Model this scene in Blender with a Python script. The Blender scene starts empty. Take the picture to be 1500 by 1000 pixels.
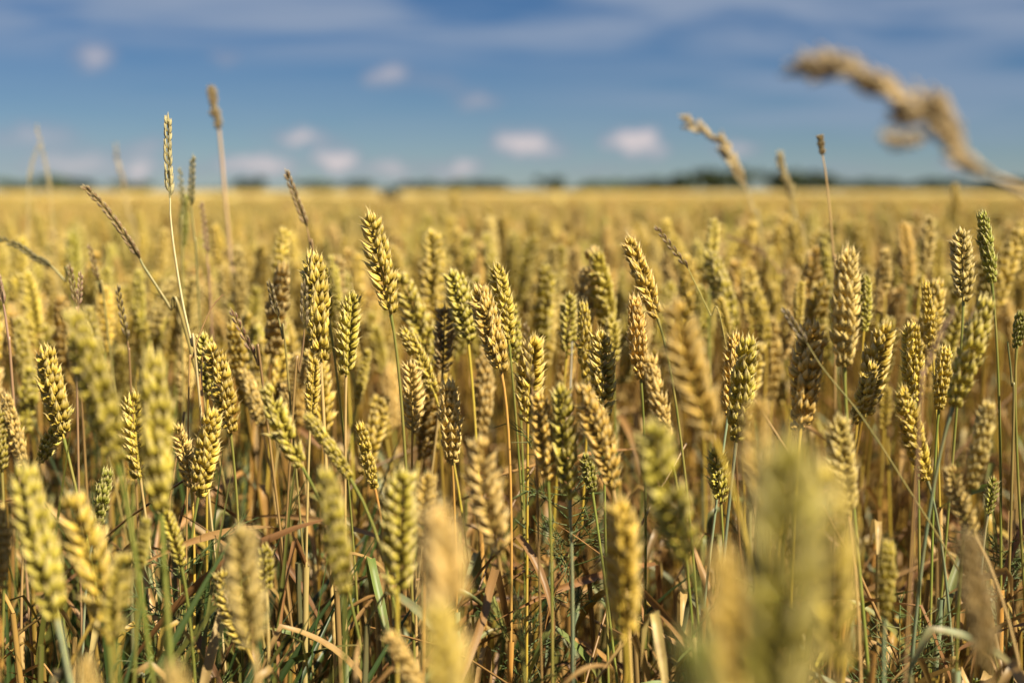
import bpy, math, random
import numpy as np
from mathutils import Vector, Matrix, Quaternion

random.seed(11)
RNG = np.random.default_rng(11)
R_ = math.radians
scene = bpy.context.scene
COL = scene.collection

# ------------------------------------------------------------------ camera
FOC = 2083.0                       # focal length in photo pixels (1500 wide)
CAM_Z = 0.93
PITCH = math.atan((500 - 280) / FOC)
cam_d = bpy.data.cameras.new('camera')
cam = bpy.data.objects.new('camera', cam_d)
COL.objects.link(cam)
cam_d.sensor_width = 36.0
cam_d.lens = 36.0 * FOC / 1500
cam_d.clip_start = 0.02
cam_d.clip_end = 6000
cam.location = (0, 0, CAM_Z)
cam.rotation_euler = (math.pi / 2 - PITCH, 0, 0)
FOCUS = 1.09
cam_d.dof.use_dof = True
cam_d.dof.focus_distance = FOCUS
cam_d.dof.aperture_fstop = 3.7
cam_d.dof.aperture_blades = 0
scene.camera = cam
FWD = Vector((0, math.cos(PITCH), -math.sin(PITCH)))
UP = Vector((0, math.sin(PITCH), math.cos(PITCH)))
CAM = Vector((0, 0, CAM_Z))

def ray(px, py):
    return Vector((1, 0, 0)) * ((px - 750) / FOC) + UP * (-(py - 500) / FOC) + FWD

def at(px, py, d):
    """a point of the field, d metres in front of the camera"""
    return CAM + ray(px, py) * d

def proj(p):
    v = Vector(p) - CAM
    d = v.dot(FWD)
    return 750 + FOC * v.x / d, 500 - FOC * v.dot(UP) / d, d

# ------------------------------------------------------------------ render settings
scene.view_settings.view_transform = 'Standard'
scene.view_settings.look = 'None'
scene.view_settings.gamma = 1.0
scene.view_settings.exposure = 1.05
scene.render.engine = 'CYCLES'
cy = scene.cycles
cy.use_denoising = True
try:
    cy.denoiser = 'OPENIMAGEDENOISE'
except Exception:
    pass
cy.max_bounces = 5
cy.diffuse_bounces = 2
cy.glossy_bounces = 2
cy.transmission_bounces = 3
cy.caustics_reflective = False
cy.caustics_refractive = False
cy.sample_clamp_indirect = 4.0

# ------------------------------------------------------------------ sun and sky
SUN_EL, SUN_AZ = R_(50), R_(130)            # azimuth clockwise from the view direction
sun_dir = Vector((math.sin(SUN_AZ) * math.cos(SUN_EL), math.cos(SUN_AZ) * math.cos(SUN_EL), math.sin(SUN_EL)))
sd = bpy.data.lights.new('sun', 'SUN')
sd.energy = 5.0
sd.angle = R_(0.5)
sd.color = (1.0, 0.89, 0.67)
sun = bpy.data.objects.new('sun', sd)
COL.objects.link(sun)
sun.rotation_euler = sun_dir.to_track_quat('Z', 'Y').to_euler()
sun.location = (3, -3, 6)

world = bpy.data.worlds.new("World")
scene.world = world
world.use_nodes = True

class NT:
    """a little helper to write node trees"""
    def __init__(s, nt):
        s.nt = nt; s.n = nt.nodes; s.l = nt.links
    def new(s, t, **kw):
        nd = s.n.new(t)
        for k, v in kw.items():
            setattr(nd, k, v)
        return nd
    def put(s, sock, v):
        if isinstance(v, bpy.types.NodeSocket):
            s.l.new(v, sock)
        elif v is not None:
            sock.default_value = v
    def math(s, op, a, b=None, c=None, clamp=False):
        nd = s.new('ShaderNodeMath', operation=op, use_clamp=clamp)
        s.put(nd.inputs[0], a); s.put(nd.inputs[1], b); s.put(nd.inputs[2], c)
        return nd.outputs[0]
    def mix(s, f, a, b, mode='MIX'):
        nd = s.new('ShaderNodeMix', data_type='RGBA', blend_type=mode)
        s.put(nd.inputs[0], f); s.put(nd.inputs[6], a); s.put(nd.inputs[7], b)
        return nd.outputs[2]
    def ramp(s, f, lo, hi, a=0.0, b=1.0, smooth=True):
        nd = s.new('ShaderNodeMapRange', interpolation_type='SMOOTHSTEP' if smooth else 'LINEAR')
        s.put(nd.inputs[0], f); nd.inputs[1].default_value = lo; nd.inputs[2].default_value = hi
        nd.inputs[3].default_value = a; nd.inputs[4].default_value = b
        return nd.outputs[0]
    def noise(s, vec, scale, detail=3, rough=.5, dist=0.0):
        nd = s.new('ShaderNodeTexNoise')
        if vec is not None: s.l.new(vec, nd.inputs['Vector'])
        nd.inputs['Scale'].default_value = scale; nd.inputs['Detail'].default_value = detail
        nd.inputs['Roughness'].default_value = rough; nd.inputs['Distortion'].default_value = dist
        return nd.outputs[0]
    def attr(s, name, kind='GEOMETRY'):
        return s.new('ShaderNodeAttribute', attribute_name=name, attribute_type=kind)

def c4(c):
    return (c[0], c[1], c[2], 1.0)

SKY_STRENGTH = 0.05
def build_world():
    w = NT(world.node_tree)
    w.n.clear()
    out = w.new('ShaderNodeOutputWorld')
    bg = w.new('ShaderNodeBackground')
    bg.inputs['Strength'].default_value = SKY_STRENGTH
    w.l.new(bg.outputs[0], out.inputs['Surface'])
    sky = w.new('ShaderNodeTexSky', sky_type='NISHITA')
    sky.sun_disc = False
    sky.sun_elevation = SUN_EL
    sky.sun_rotation = SUN_AZ
    sky.altitude = 1500
    sky.air_density = 1.0
    sky.dust_density = 0.0
    sky.ozone_density = 3.0
    tc = w.new('ShaderNodeTexCoord')
    sep = w.new('ShaderNodeSeparateXYZ')
    w.l.new(tc.outputs['Generated'], sep.inputs[0])
    az = w.math('ARCTAN2', sep.outputs[0], sep.outputs[1])
    el = w.math('ARCSINE', sep.outputs[2])
    # wobble so that the edges of the clouds are ragged
    n1 = w.noise(tc.outputs['Generated'], 38, 4, .6)
    n2 = w.noise(tc.outputs['Generated'], 55, 3, .6)
    azw = w.math('ADD', az, w.math('MULTIPLY', w.math('SUBTRACT', n1, .5), .042))
    elw = w.math('ADD', el, w.math('MULTIPLY', w.math('SUBTRACT', n2, .5), .017))
    puffs = [(135, 88, 24, 16, .42), (335, 82, 18, 10, .22), (570, 108, 28, 15, .40), (700, 148, 32, 14, .30), (640, 122, 34, 20, .16),
             (440, 202, 40, 10, .58), (393, 243, 34, 13, .55), (495, 238, 24, 15, .85), (567, 247, 28, 11, .42), (662, 249, 44, 11, .36), (350, 236, 20, 8, .3), (690, 242, 18, 8, .3),
             (762, 208, 36, 17, .62), (800, 222, 34, 10, .3), (925, 205, 24, 15, .95), (968, 220, 20, 10, .35), (1085, 216, 24, 12, .40), (210, 250, 22, 12, .55),
             (212, 216, 28, 14, .28), (130, 238, 50, 18, .30), (50, 200, 55, 16, .32), (1402, 240, 14, 9, .40), (300, 250, 40, 10, .2),
             (60, 245, 60, 14, .25), (1240, 250, 60, 8, .18), (880, 250, 70, 9, .18),
             (-120, 215, 60, 18, .6), (-260, 120, 70, 22, .5), (1640, 210, 60, 18, .5), (1800, 120, 70, 22, .5)]
    tot = None
    for px, py, rx, ry, k in puffs:
        v = ray(px, py)
        a0, e0 = math.atan2(v.x, v.y), math.asin(v.normalized().z)
        dx = w.math('MULTIPLY', w.math('SUBTRACT', azw, a0), FOC / (rx * 1.15))
        dy = w.math('MULTIPLY', w.math('SUBTRACT', elw, e0), FOC / (ry * 1.15))
        q = w.math('ADD', w.math('MULTIPLY', dx, dx), w.math('MULTIPLY', dy, dy))
        g = w.math('MULTIPLY', w.math('EXPONENT', w.math('MULTIPLY', q, -1.0)), min(1.1, k * 1.35))
        tot = g if tot is None else w.math('ADD', tot, g)
    # high thin streaks
    cmb = w.new('ShaderNodeCombineXYZ')
    w.l.new(w.math('MULTIPLY', az, 3.2), cmb.inputs[0])
    w.l.new(w.math('MULTIPLY', el, 26.0), cmb.inputs[1])
    st = w.noise(cmb.outputs[0], 1.7, 5, .55, .6)
    high = w.ramp(el, .070, .118)
    rightside = w.math('MULTIPLY', w.ramp(az, -.10, .16), w.ramp(el, .018, .05))
    amount = w.math('MAXIMUM', w.math('MULTIPLY', high, .95), w.math('MAXIMUM', w.math('MULTIPLY', rightside, .60), .16))
    streak = w.math('MULTIPLY', w.ramp(st, .30, .60), amount)
    # air: paler and greyer close to the horizon
    tint = w.mix(w.ramp(el, 0.0, .10), (0.39, 0.47, 0.56, 1), (0.255, 0.38, 0.535, 1))
    base = w.mix(1.0, sky.outputs[0], tint, 'MULTIPLY')
    S = 1.0 / SKY_STRENGTH
    c1 = w.mix(w.math('MULTIPLY', streak, .80, clamp=True), base, (0.150 * S, 0.182 * S, 0.240 * S, 1))
    dark = w.mix(w.math('MULTIPLY', w.ramp(tot, .03, .35), .40), c1, (0.145 * S, 0.155 * S, 0.20 * S, 1))
    lit = w.mix(w.math('MULTIPLY', w.ramp(tot, .18, .95), .88, clamp=True), dark, (0.345 * S, 0.305 * S, 0.305 * S, 1))
    w.l.new(lit, bg.inputs['Color'])
build_world()

# ------------------------------------------------------------------ materials
def new_mat(name):
    m = bpy.data.materials.new(name)
    m.use_nodes = True
    t = NT(m.node_tree)
    t.n.clear()
    out = t.new('ShaderNodeOutputMaterial')
    p = t.new('ShaderNodeBsdfPrincipled')
    return m, t, out, p

def plant_colour(t, inst):
    if inst:
        return t.attr('tint', 'INSTANCER').outputs['Color']
    return t.new('ShaderNodeObjectInfo').outputs['Color']

def finish(t, out, p, trans_col, trans):
    if trans > 0:
        tr = t.new('ShaderNodeBsdfTranslucent')
        t.put(tr.inputs['Color'], trans_col)
        mx = t.new('ShaderNodeMixShader')
        mx.inputs[0].default_value = trans
        t.l.new(p.outputs[0], mx.inputs[1]); t.l.new(tr.outputs[0], mx.inputs[2])
        t.l.new(mx.outputs[0], out.inputs['Surface'])
    else:
        t.l.new(p.outputs[0], out.inputs['Surface'])

def ear_material(name, inst):
    m, t, out, p = new_mat(name)
    base = plant_colour(t, inst)
    along = t.attr('along').outputs['Fac']; tone = t.attr('tone').outputs['Fac']; ang = t.attr('ang').outputs['Fac']
    tc = t.new('ShaderNodeTexCoord')
    k = t.ramp(tone, 0, 1, .62, 1.32, False)
    cc = t.new('ShaderNodeVectorMath', operation='SCALE')
    t.put(cc.inputs[0], base); t.put(cc.inputs['Scale'], k)
    col = cc.outputs[0]
    # greener at the foot of each husk, paler straw towards its tip
    col = t.mix(t.ramp(along, .55, .0, 0, .30), col, (0.30, 0.25, 0.03, 1))
    col = t.mix(t.ramp(along, .50, 1.0, 0, .55), col, (0.87, 0.71, 0.37, 1))
    # brown beaks
    col = t.mix(t.ramp(along, 1.0, 1.1, 0, .55), col, (0.22, 0.12, 0.05, 1))
    # lengthwise nerves and freckles
    stri = t.math('SINE', t.math('MULTIPLY', ang, 21.0))
    col = t.mix(t.ramp(stri, .1, 1.0, 0, .14), col, (0.80, 0.62, 0.25, 1))
    fr = t.noise(tc.outputs['Object'], 520, 3, .6)
    col = t.mix(t.ramp(fr, .56, .78, 0, .42), col, (0.26, 0.15, 0.06, 1))
    t.put(p.inputs['Base Color'], col)
    p.inputs['Roughness'].default_value = .45
    p.inputs['Specular IOR Level'].default_value = .40
    bp = t.new('ShaderNodeBump')
    bp.inputs['Strength'].default_value = .55; bp.inputs['Distance'].default_value = .0004
    t.put(bp.inputs['Height'], t.math('ADD', stri, fr))
    t.l.new(bp.outputs[0], p.inputs['Normal'])
    finish(t, out, p, col, .09)
    return m

def stem_material(name, inst):
    m, t, out, p = new_mat(name)
    base = plant_colour(t, inst)
    along = t.attr('along').outputs['Fac']; ang = t.attr('ang').outputs['Fac']; tone = t.attr('tone').outputs['Fac']
    tc = t.new('ShaderNodeTexCoord')
    mp = t.new('ShaderNodeMapping'); mp.inputs['Scale'].default_value = (160, 160, 14)
    t.l.new(tc.outputs['Object'], mp.inputs[0])
    n = t.noise(mp.outputs[0], 1.0, 3, .6)
    if inst:                                   # weathered straw of the crop behind, darkened further to deepen the shade
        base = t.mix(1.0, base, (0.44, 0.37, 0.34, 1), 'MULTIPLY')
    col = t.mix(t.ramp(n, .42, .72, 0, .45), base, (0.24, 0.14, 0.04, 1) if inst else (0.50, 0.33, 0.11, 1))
    n2 = t.noise(mp.outputs[0], 3.5, 2, .6)
    col = t.mix(t.ramp(n2, .60, .75, 0, .45), col, (0.16, 0.09, 0.04, 1))
    st = t.math('SINE', t.math('MULTIPLY', ang, 24.0))
    col = t.mix(t.ramp(st, .2, 1, 0, .14), col, (0.60, 0.47, 0.20, 1))
    # stems dry out downwards; the crop behind goes darker, shade put into its colour
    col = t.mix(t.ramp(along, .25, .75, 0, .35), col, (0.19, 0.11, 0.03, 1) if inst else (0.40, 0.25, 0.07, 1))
    t.put(p.inputs['Base Color'], col)
    p.inputs['Roughness'].default_value = .38
    p.inputs['Specular IOR Level'].default_value = .5
    finish(t, out, p, col, .06)
    return m

def leaf_material(name, inst):
    m, t, out, p = new_mat(name)
    base = plant_colour(t, inst)
    along = t.attr('along').outputs['Fac']; ang = t.attr('ang').outputs['Fac']
    tc = t.new('ShaderNodeTexCoord')
    n = t.noise(tc.outputs['Object'], 60, 4, .6)
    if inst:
        base = t.mix(1.0, base, (0.52, 0.45, 0.40, 1), 'MULTIPLY')  # crop and litter leaves darkened in colour for the shade between stems
    col = t.mix(t.ramp(n, .45, .75, 0, .6), base, (0.18, 0.09, 0.03, 1))
    st = t.math('SINE', t.math('MULTIPLY', ang, 42.0))
    col = t.mix(t.ramp(st, .1, 1, 0, .14), col, (0.58, 0.40, 0.18, 1))
    col = t.mix(t.ramp(along, .6, 1.0, 0, .4), col, (0.28, 0.13, 0.045, 1))
    t.put(p.inputs['Base Color'], col)
    p.inputs['Roughness'].default_value = .5
    finish(t, out, p, col, .18)
    return m

M_EAR, M_STEM, M_LEAF = ear_material('wheat_ear', False), stem_material('wheat_stem', False), leaf_material('wheat_leaf', False)
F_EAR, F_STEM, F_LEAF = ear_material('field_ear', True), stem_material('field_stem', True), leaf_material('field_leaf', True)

def ground_material():
    m, t, out, p = new_mat('soil')
    tc = t.new('ShaderNodeTexCoord')
    n = t.noise(tc.outputs['Object'], 9, 6, .65)
    n2 = t.noise(tc.outputs['Object'], 140, 4, .7)
    col = t.mix(t.ramp(n, .3, .7), (0.05, 0.033, 0.018, 1), (0.10, 0.066, 0.034, 1))
    col = t.mix(t.ramp(n2, .5, .75, 0, .6), col, (0.24, 0.17, 0.08, 1))
    t.put(p.inputs['Base Color'], col)
    p.inputs['Roughness'].default_value = .95
    bp = t.new('ShaderNodeBump'); bp.inputs['Strength'].default_value = .8; bp.inputs['Distance'].default_value = .02
    t.put(bp.inputs['Height'], n2); t.l.new(bp.outputs[0], p.inputs['Normal'])
    finish(t, out, p, None, 0)
    return m

def canopy_material():
    m, t, out, p = new_mat('far_crop')
    tc = t.new('ShaderNodeTexCoord')
    n = t.noise(tc.outputs['Object'], .35, 5, .65)
    n2 = t.noise(tc.outputs['Object'], 6.0, 4, .7)
    col = t.mix(t.ramp(n, .3, .7), (0.40, 0.29, 0.075, 1), (0.52, 0.38, 0.12, 1))
    col = t.mix(t.ramp(n2, .5, .75, 0, .5), col, (0.22, 0.17, 0.05, 1))
    t.put(p.inputs['Base Color'], col)
    p.inputs['Roughness'].default_value = .8
    finish(t, out, p, None, 0)
    return m

def foliage_material(name, a, b):
    m, t, out, p = new_mat(name)
    tone = t.attr('tone').outputs['Fac']
    col = t.mix(tone, c4(a), c4(b))
    t.put(p.inputs['Base Color'], col)
    p.inputs['Roughness'].default_value = .6
    finish(t, out, p, col, .2)
    return m

def bark_material():
    m, t, out, p = new_mat('bark')
    tc = t.new('ShaderNodeTexCoord')
    n = t.noise(tc.outputs['Object'], 5, 5, .7)
    t.put(p.inputs['Base Color'], t.mix(n, (0.06, 0.045, 0.03, 1), (0.17, 0.13, 0.09, 1)))
    p.inputs['Roughness'].default_value = .9
    finish(t, out, p, None, 0)
    return m

# ------------------------------------------------------------------ mesh building
class MB:
    def __init__(s):
        s.v = []; s.f = []; s.m = []; s.al = []; s.to = []; s.an = []; s.n = 0
    def add(s, v, faces, mat=0, along=0.0, tone=.5, ang=0.0):
        v = np.asarray(v, dtype=np.float64); k = len(v)
        s.v.append(v)
        s.f.append([tuple(i + s.n for i in f) for f in faces])
        s.m.append(np.full(len(faces), mat, dtype=np.int32))
        for lst, x in ((s.al, along), (s.to, tone), (s.an, ang)):
            lst.append(np.broadcast_to(np.asarray(x, dtype=np.float32), (k,)))
        s.n += k
    def merge(s, o, mat4=None, tone_shift=0.0):
        if not o.v: return
        v = np.concatenate(o.v)
        if mat4 is not None:
            v = v @ mat4[:3, :3].T + mat4[:3, 3]
        s.v.append(v)
        s.f.append([tuple(i + s.n for i in f) for fl in o.f for f in fl])
        s.m.append(np.concatenate(o.m))
        s.al.append(np.concatenate(o.al)); s.to.append(np.concatenate(o.to) + tone_shift); s.an.append(np.concatenate(o.an))
        s.n += len(v)
    def mesh(s, name, mats, smooth=True):
        me = bpy.data.meshes.new(name)
        v = np.concatenate(s.v)
        me.from_pydata(v.tolist(), [], [f for fl in s.f for f in fl])
        for a, lst in (('along', s.al), ('tone', s.to), ('ang', s.an)):
            at_ = me.attributes.new(a, 'FLOAT', 'POINT')
            at_.data.foreach_set('value', np.ascontiguousarray(np.concatenate(lst), dtype=np.float32))
        for m in mats: me.materials.append(m)
        me.polygons.foreach_set('material_index', np.ascontiguousarray(np.concatenate(s.m)))
        if smooth:
            me.polygons.foreach_set('use_smooth', np.ones(len(me.polygons), dtype=bool))
        me.update()
        return me

def frame(d, hint):
    d = d / np.linalg.norm(d)
    x = hint - d * np.dot(hint, d)
    x = x / np.linalg.norm(x)
    return x, np.cross(d, x), d

def grid_faces(rings, segs, close=True):
    f = []
    for i in range(rings - 1):
        for j in range(segs if close else segs - 1):
            a, b = i * segs + j, i * segs + (j + 1) % segs
            f.append((a, b, b + segs, a + segs))
    return f

_HR = {0: (np.array([0, .09, .22, .38, .55, .72, .86, .97, 1.10]), np.array([.30, .66, .96, 1.0, .84, .58, .34, .15, .02]), 8),
       1: (np.array([0, .22, .46, .74, .94, 1.06]), np.array([.35, .9, 1.0, .66, .24, .02]), 6),
       2: (np.array([0, .35, .75, 1.05]), np.array([.4, 1.0, .65, .02]), 4)}
_HF = {k: grid_faces(len(v[0]), v[2]) for k, v in _HR.items()}

def husk(mb, p, d, out, L, w, th, tone, lod=0, mat=0, beak=0.0):
    t, s, S = _HR[lod]
    t = t.copy()
    if beak and lod == 0: t[-1] += beak / L
    y, x, d = frame(d, out)                    # y points away from the ear's axis
    a = np.arange(S) * 2 * math.pi / S
    cx, sy = np.cos(a), np.sin(a)
    sy = np.where(sy > 0, sy ** 1.0 * (1.0 + .18 * (np.abs(cx) < .25)), sy * .55)
    T, A = np.meshgrid(t, a, indexing='ij')
    pos = (p[None, None, :] + T[..., None] * L * d + (s[:, None] * cx[None, :] * w / 2)[..., None] * x
           + ((s[:, None] * sy[None, :]) * th / 2 + (np.sin(np.clip(t, 0, 1) * math.pi) * th * .30 + np.clip(t - .92, 0, 1) * L * .25)[:, None])[..., None] * y)
    mb.add(pos.reshape(-1, 3), _HF[lod], mat, np.minimum(T, 1.10).reshape(-1), tone, (A / (2 * math.pi)).reshape(-1) * 2)

def tube(mb, pts, rad, segs=8, mat=0, tone=.5, a0=0.0, a1=1.0, cap=False):
    pts = np.asarray(pts, dtype=float); n = len(pts)
    rad = np.broadcast_to(np.asarray(rad, dtype=float), (n,))
    d = np.gradient(pts, axis=0)
    d /= np.linalg.norm(d, axis=1)[:, None] + 1e-12
    hint = np.array([0.31, 0.9, 0.17])
    a = np.arange(segs) * 2 * math.pi / segs
    out = np.zeros((n, segs, 3))
    for i in range(n):
        x = hint - d[i] * np.dot(hint, d[i]); x /= np.linalg.norm(x) + 1e-9
        y = np.cross(d[i], x)
        hint = x
        out[i] = pts[i] + rad[i] * (np.cos(a)[:, None] * x + np.sin(a)[:, None] * y)
    f = grid_faces(n, segs)
    if cap:
        f = f + [tuple(range(segs - 1, -1, -1)), tuple((n - 1) * segs + j for j in range(segs))]
    al = np.repeat(np.linspace(a0, a1, n), segs)
    mb.add(out.reshape(-1, 3), f, mat, al, tone, np.tile(np.arange(segs) / segs, n))

def bezier(p0, p1, p2, p3, n):
    t = np.linspace(0, 1, n)[:, None]
    return ((1 - t) ** 3) * p0 + 3 * ((1 - t) ** 2) * t * p1 + 3 * (1 - t) * t * t * p2 + t ** 3 * p3

def spline(P, n):
    """Catmull-Rom through the points"""
    P = np.asarray(P, dtype=float)
    if len(P) == 2:
        return np.linspace(P[0], P[1], n)
    Q = np.vstack([2 * P[0] - P[1], P, 2 * P[-1] - P[-2]])
    seg = len(P) - 1
    out = []
    for u in np.linspace(0, seg - 1e-6, n):
        i = int(u); t = u - i
        a, b, c, d = Q[i], Q[i + 1], Q[i + 2], Q[i + 3]
        out.append(.5 * ((2 * b) + (-a + c) * t + (2 * a - 5 * b + 4 * c - d) * t * t + (-a + 3 * b - 3 * c + d) * t ** 3))
    return np.array(out)

def build_ear(seed, nodes=20, bend=0.0, lod=0, fat=1.0, awn=0, mat=0, gap=.0041, loss=.02):
    """an ear of bread wheat: spikelets left and right of the rachis, each a fan of two glumes and three florets"""
    r = np.random.default_rng(seed)
    mb = MB()
    Z = np.array([0, 0, 1.0])
    zs = []
    z = 0.003
    for i in range(nodes):
        u = i / (nodes - 1)
        k = (0.70 + .36 * math.sin(min(1, u * 2.6) * math.pi / 2)) * (1 - .22 * max(0, u - .6) / .4)
        s = 1 if i % 2 else -1
        a = (0 if s > 0 else math.pi) + r.normal(0, .16)
        O = np.array([math.cos(a), math.sin(a), 0]); T = np.cross(Z, O)
        base = np.array([s * .0006, 0, z])
        opn = r.normal(0, .09)
        def put(L, w, th, to, tt, off_o, off_t, dz, sgn, is_beak):
            o_ang = to + opn + r.normal(0, .09)
            t_ang = tt * sgn + r.normal(0, .09)
            d = Z + O * math.tan(o_ang) + T * math.tan(t_ang)
            out = O * .75 + T * sgn * (.85 if sgn else 0) + Z * -.1
            kk = k * (1 + r.normal(0, .09))
            husk(mb, base + (O * off_o + T * off_t * sgn) * k * fat + Z * dz * k, d, out, L * kk, w * kk * fat, th * kk * fat,
                 float(np.clip(r.normal(.5, .22), 0, 1)), lod, mat, is_beak)
        if r.random() < loss:
            z += gap * 1.1
            continue
        long_awn = awn and u > .55 and r.random() < .40
        put(.0108, .0050, .0044, .74, 0.0, .0028, 0, .0030, 0, .0022)
        for sgn in (-1, 1):
            put(.0126, .0056, .0047, .62, .30, .0016, .0014, .0010, sgn, .0032)
            if lod < 2:
                put(.0098, .0052, .0041, .50, .54, .0012, .0024, -.0008, sgn, .0026)
        if long_awn and lod < 2:
            sgn = r.choice((-1, 1))
            d = Z + O * .42 + T * .22 * sgn
            q = base + O * .0068 * fat + T * .003 * sgn + Z * .011 * k
            n = d / np.linalg.norm(d)
            ln = r.uniform(.005, .011)
            cur = [q + n * ln * t + (O * .3 - Z * .0) * ln * t * t * .5 for t in np.linspace(0, 1, 4)]
            tube(mb, cur, np.linspace(.00028, .00006, 4), 4, mat, .3, .97, 1.1)
        z += gap * (1 + r.normal(0, .05)) * (1.0 if u < .8 else .88)
    # terminal spikelet, turned a quarter
    for sx, sy, tl, L in ((0, 0, 0, .0115), (0, 1, .20, .0108), (0, -1, .20, .0108), (1, 0, .26, .0092), (-1, 0, .26, .0092)):
        d = np.array([sx * math.tan(tl), sy * math.tan(tl), 1.0])
        husk(mb, np.array([sx * .001, sy * .0012, z - .001]), d, np.array([sx + .01, sy + .02, 0.0]), L, .0042 * fat, .0036 * fat,
             float(np.clip(r.normal(.6, .2), 0, 1)), lod, mat, .002)
    if awn and lod < 2:
        for k in range(awn):
            a = r.uniform(0, 2 * math.pi)
            d = np.array([.25 * math.cos(a), .25 * math.sin(a), 1.0]); q = np.array([0, 0, z + .009]) + d * np.array([.003, .003, 0])
            ln = r.uniform(.005, .010)
            tube(mb, [q + d * ln * t for t in np.linspace(0, 1, 4)], np.linspace(.00028, .00006, 4), 4, mat, .3, .97, 1.1)
    # rachis
    tube(mb, [(0, 0, -.001), (0, 0, z * .5), (0, 0, z + .002)], [.0013, .0011, .0007], 6, mat, .3, .1, .2)
    Ltot = z + .011
    V = [v.copy() for v in mb.v]
    if abs(bend) > 1e-4:
        Rr = Ltot / bend
        for v in V:
            th = bend * v[:, 2] / Ltot
            x = v[:, 0].copy()
            v[:, 0] = Rr * (1 - np.cos(th)) + x * np.cos(th)
            v[:, 2] = Rr * np.sin(th) - x * np.sin(th)
        tip = np.array([Rr * (1 - math.cos(bend)), 0, Rr * math.sin(bend)])
    else:
        tip = np.array([0, 0, Ltot])
    mb.v = V
    return mb, tip

def strip(mb, pts, widths, normals_hint, mat=0, tone=.5, fold=.35, twist=None):
    pts = np.asarray(pts, dtype=float); n = len(pts)
    d = np.gradient(pts, axis=0); d /= np.linalg.norm(d, axis=1)[:, None] + 1e-12
    v = np.zeros((n, 5, 3))
    h = np.asarray(normals_hint, dtype=float)
    for i in range(n):
        x = h - d[i] * np.dot(h, d[i]); x /= np.linalg.norm(x) + 1e-9
        y = np.cross(d[i], x)
        if twist is not None:
            c, s = math.cos(twist[i]), math.sin(twist[i])
            x, y = c * x + s * y, -s * x + c * y
        else:
            h = x
        for j, q in enumerate((-1, -.5, 0, .5, 1)):
            v[i, j] = pts[i] + x * q * widths[i] / 2 + y * abs(q) * fold * widths[i] / 2
    al = np.repeat(np.linspace(0, 1, n), 5)
    mb.add(v.reshape(-1, 3), grid_faces(n, 5, False), mat, al, tone, np.tile([0, .25, .5, .75, 1.0], n))

def build_leaf(seed, L, w, up_ang, droop, kink, twist, n=18, mat=0):
    """leaf blade from its base at the origin, rising along +x, drooping, perhaps snapped at a kink"""
    r = np.random.default_rng(seed)
    mb = MB()
    ang = up_ang; p = np.zeros(3); pts = [p.copy()]
    side = 0.0
    for i in range(n - 1):
        u = i / (n - 1)
        ang += droop / n * (.4 + 1.2 * u)
        if kink and abs(u - kink) < .5 / (n - 1) + 1e-6:
            ang += r.uniform(1.1, 1.9)
        ang = min(ang, 3.0)
        side += r.normal(0, .05)
        step = L / (n - 1)
        p = p + step * np.array([math.sin(ang) * math.cos(side), math.sin(ang) * math.sin(side), math.cos(ang)])
        pts.append(p.copy())
    u = np.linspace(0, 1, n)
    wd = w * np.clip(.55 + u * 2.2, 0, 1) * np.clip((1.02 - u) * 2.6, .03, 1)
    strip(mb, pts, wd, (0, 1, .02), mat, .5, .45, twist * u ** 1.3)
    return mb

# ------------------------------------------------------------------ scene helpers
def tag(o, label=None, cat=None, group=None, kind=None):
    if label: o['label'] = label
    if cat: o['category'] = cat
    if group: o['group'] = group
    if kind: o['kind'] = kind
    return o

def obj(name, me, parent=None, color=None):
    o = bpy.data.objects.new(name, me)
    COL.objects.link(o)
    if parent is not None: o.parent = parent
    if color is not None: o.color = c4(color)
    return o

def root(name, loc):
    o = bpy.data.objects.new(name, None)
    o.empty_display_size = .02
    COL.objects.link(o)
    o.location = loc
    return o

def jitter(c, s=.10):
    k = 1 + random.gauss(0, s)
    return tuple(max(.01, x * k * (1 + random.gauss(0, s * .35))) for x in c)

# ------------------------------------------------------------------ the setting
def build_ground():
    mb = MB()
    e = 4000
    xs = [-e, -300, -40, 40, 300, e]; ys = [-200, -20, 40, 300, 1200, 5000]
    v = [(x, y, 0) for y in ys for x in xs]
    f = [(j * 6 + i, j * 6 + i + 1, (j + 1) * 6 + i + 1, (j + 1) * 6 + i) for j in range(5) for i in range(5)]
    mb.add(v, f)
    tag(obj('ground', mb.mesh('ground', [ground_material()])), kind='structure')
    # crop beyond the last single ears: one rough sheet at ear height
    mb = MB()
    r = np.random.default_rng(3)
    ny, nx = 150, 150
    ys = 55 * (1100 / 55) ** np.linspace(0, 1, ny)
    v = np.zeros((ny, nx, 3))
    for j, y in enumerate(ys):
        x = np.linspace(-1, 1, nx) * (y * .75 + 10)
        v[j, :, 0] = x; v[j, :, 1] = y
        v[j, :, 2] = .70 + r.normal(0, .035, nx) + .03 * np.sin(x * .21 + y * .05)
    v[0, :, 2] = 0.0
    mb.add(v.reshape(-1, 3), grid_faces(ny, nx, False))
    tag(obj('far_field', mb.mesh('far_field', [canopy_material()])), kind='structure')
build_ground()

# trees along the horizon
M_BARK = bark_material()
M_TREE = [foliage_material('dark_foliage', (0.012, 0.028, 0.012), (0.035, 0.062, 0.022)),
          foliage_material('green_foliage', (0.035, 0.065, 0.02), (0.085, 0.13, 0.04))]

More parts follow.
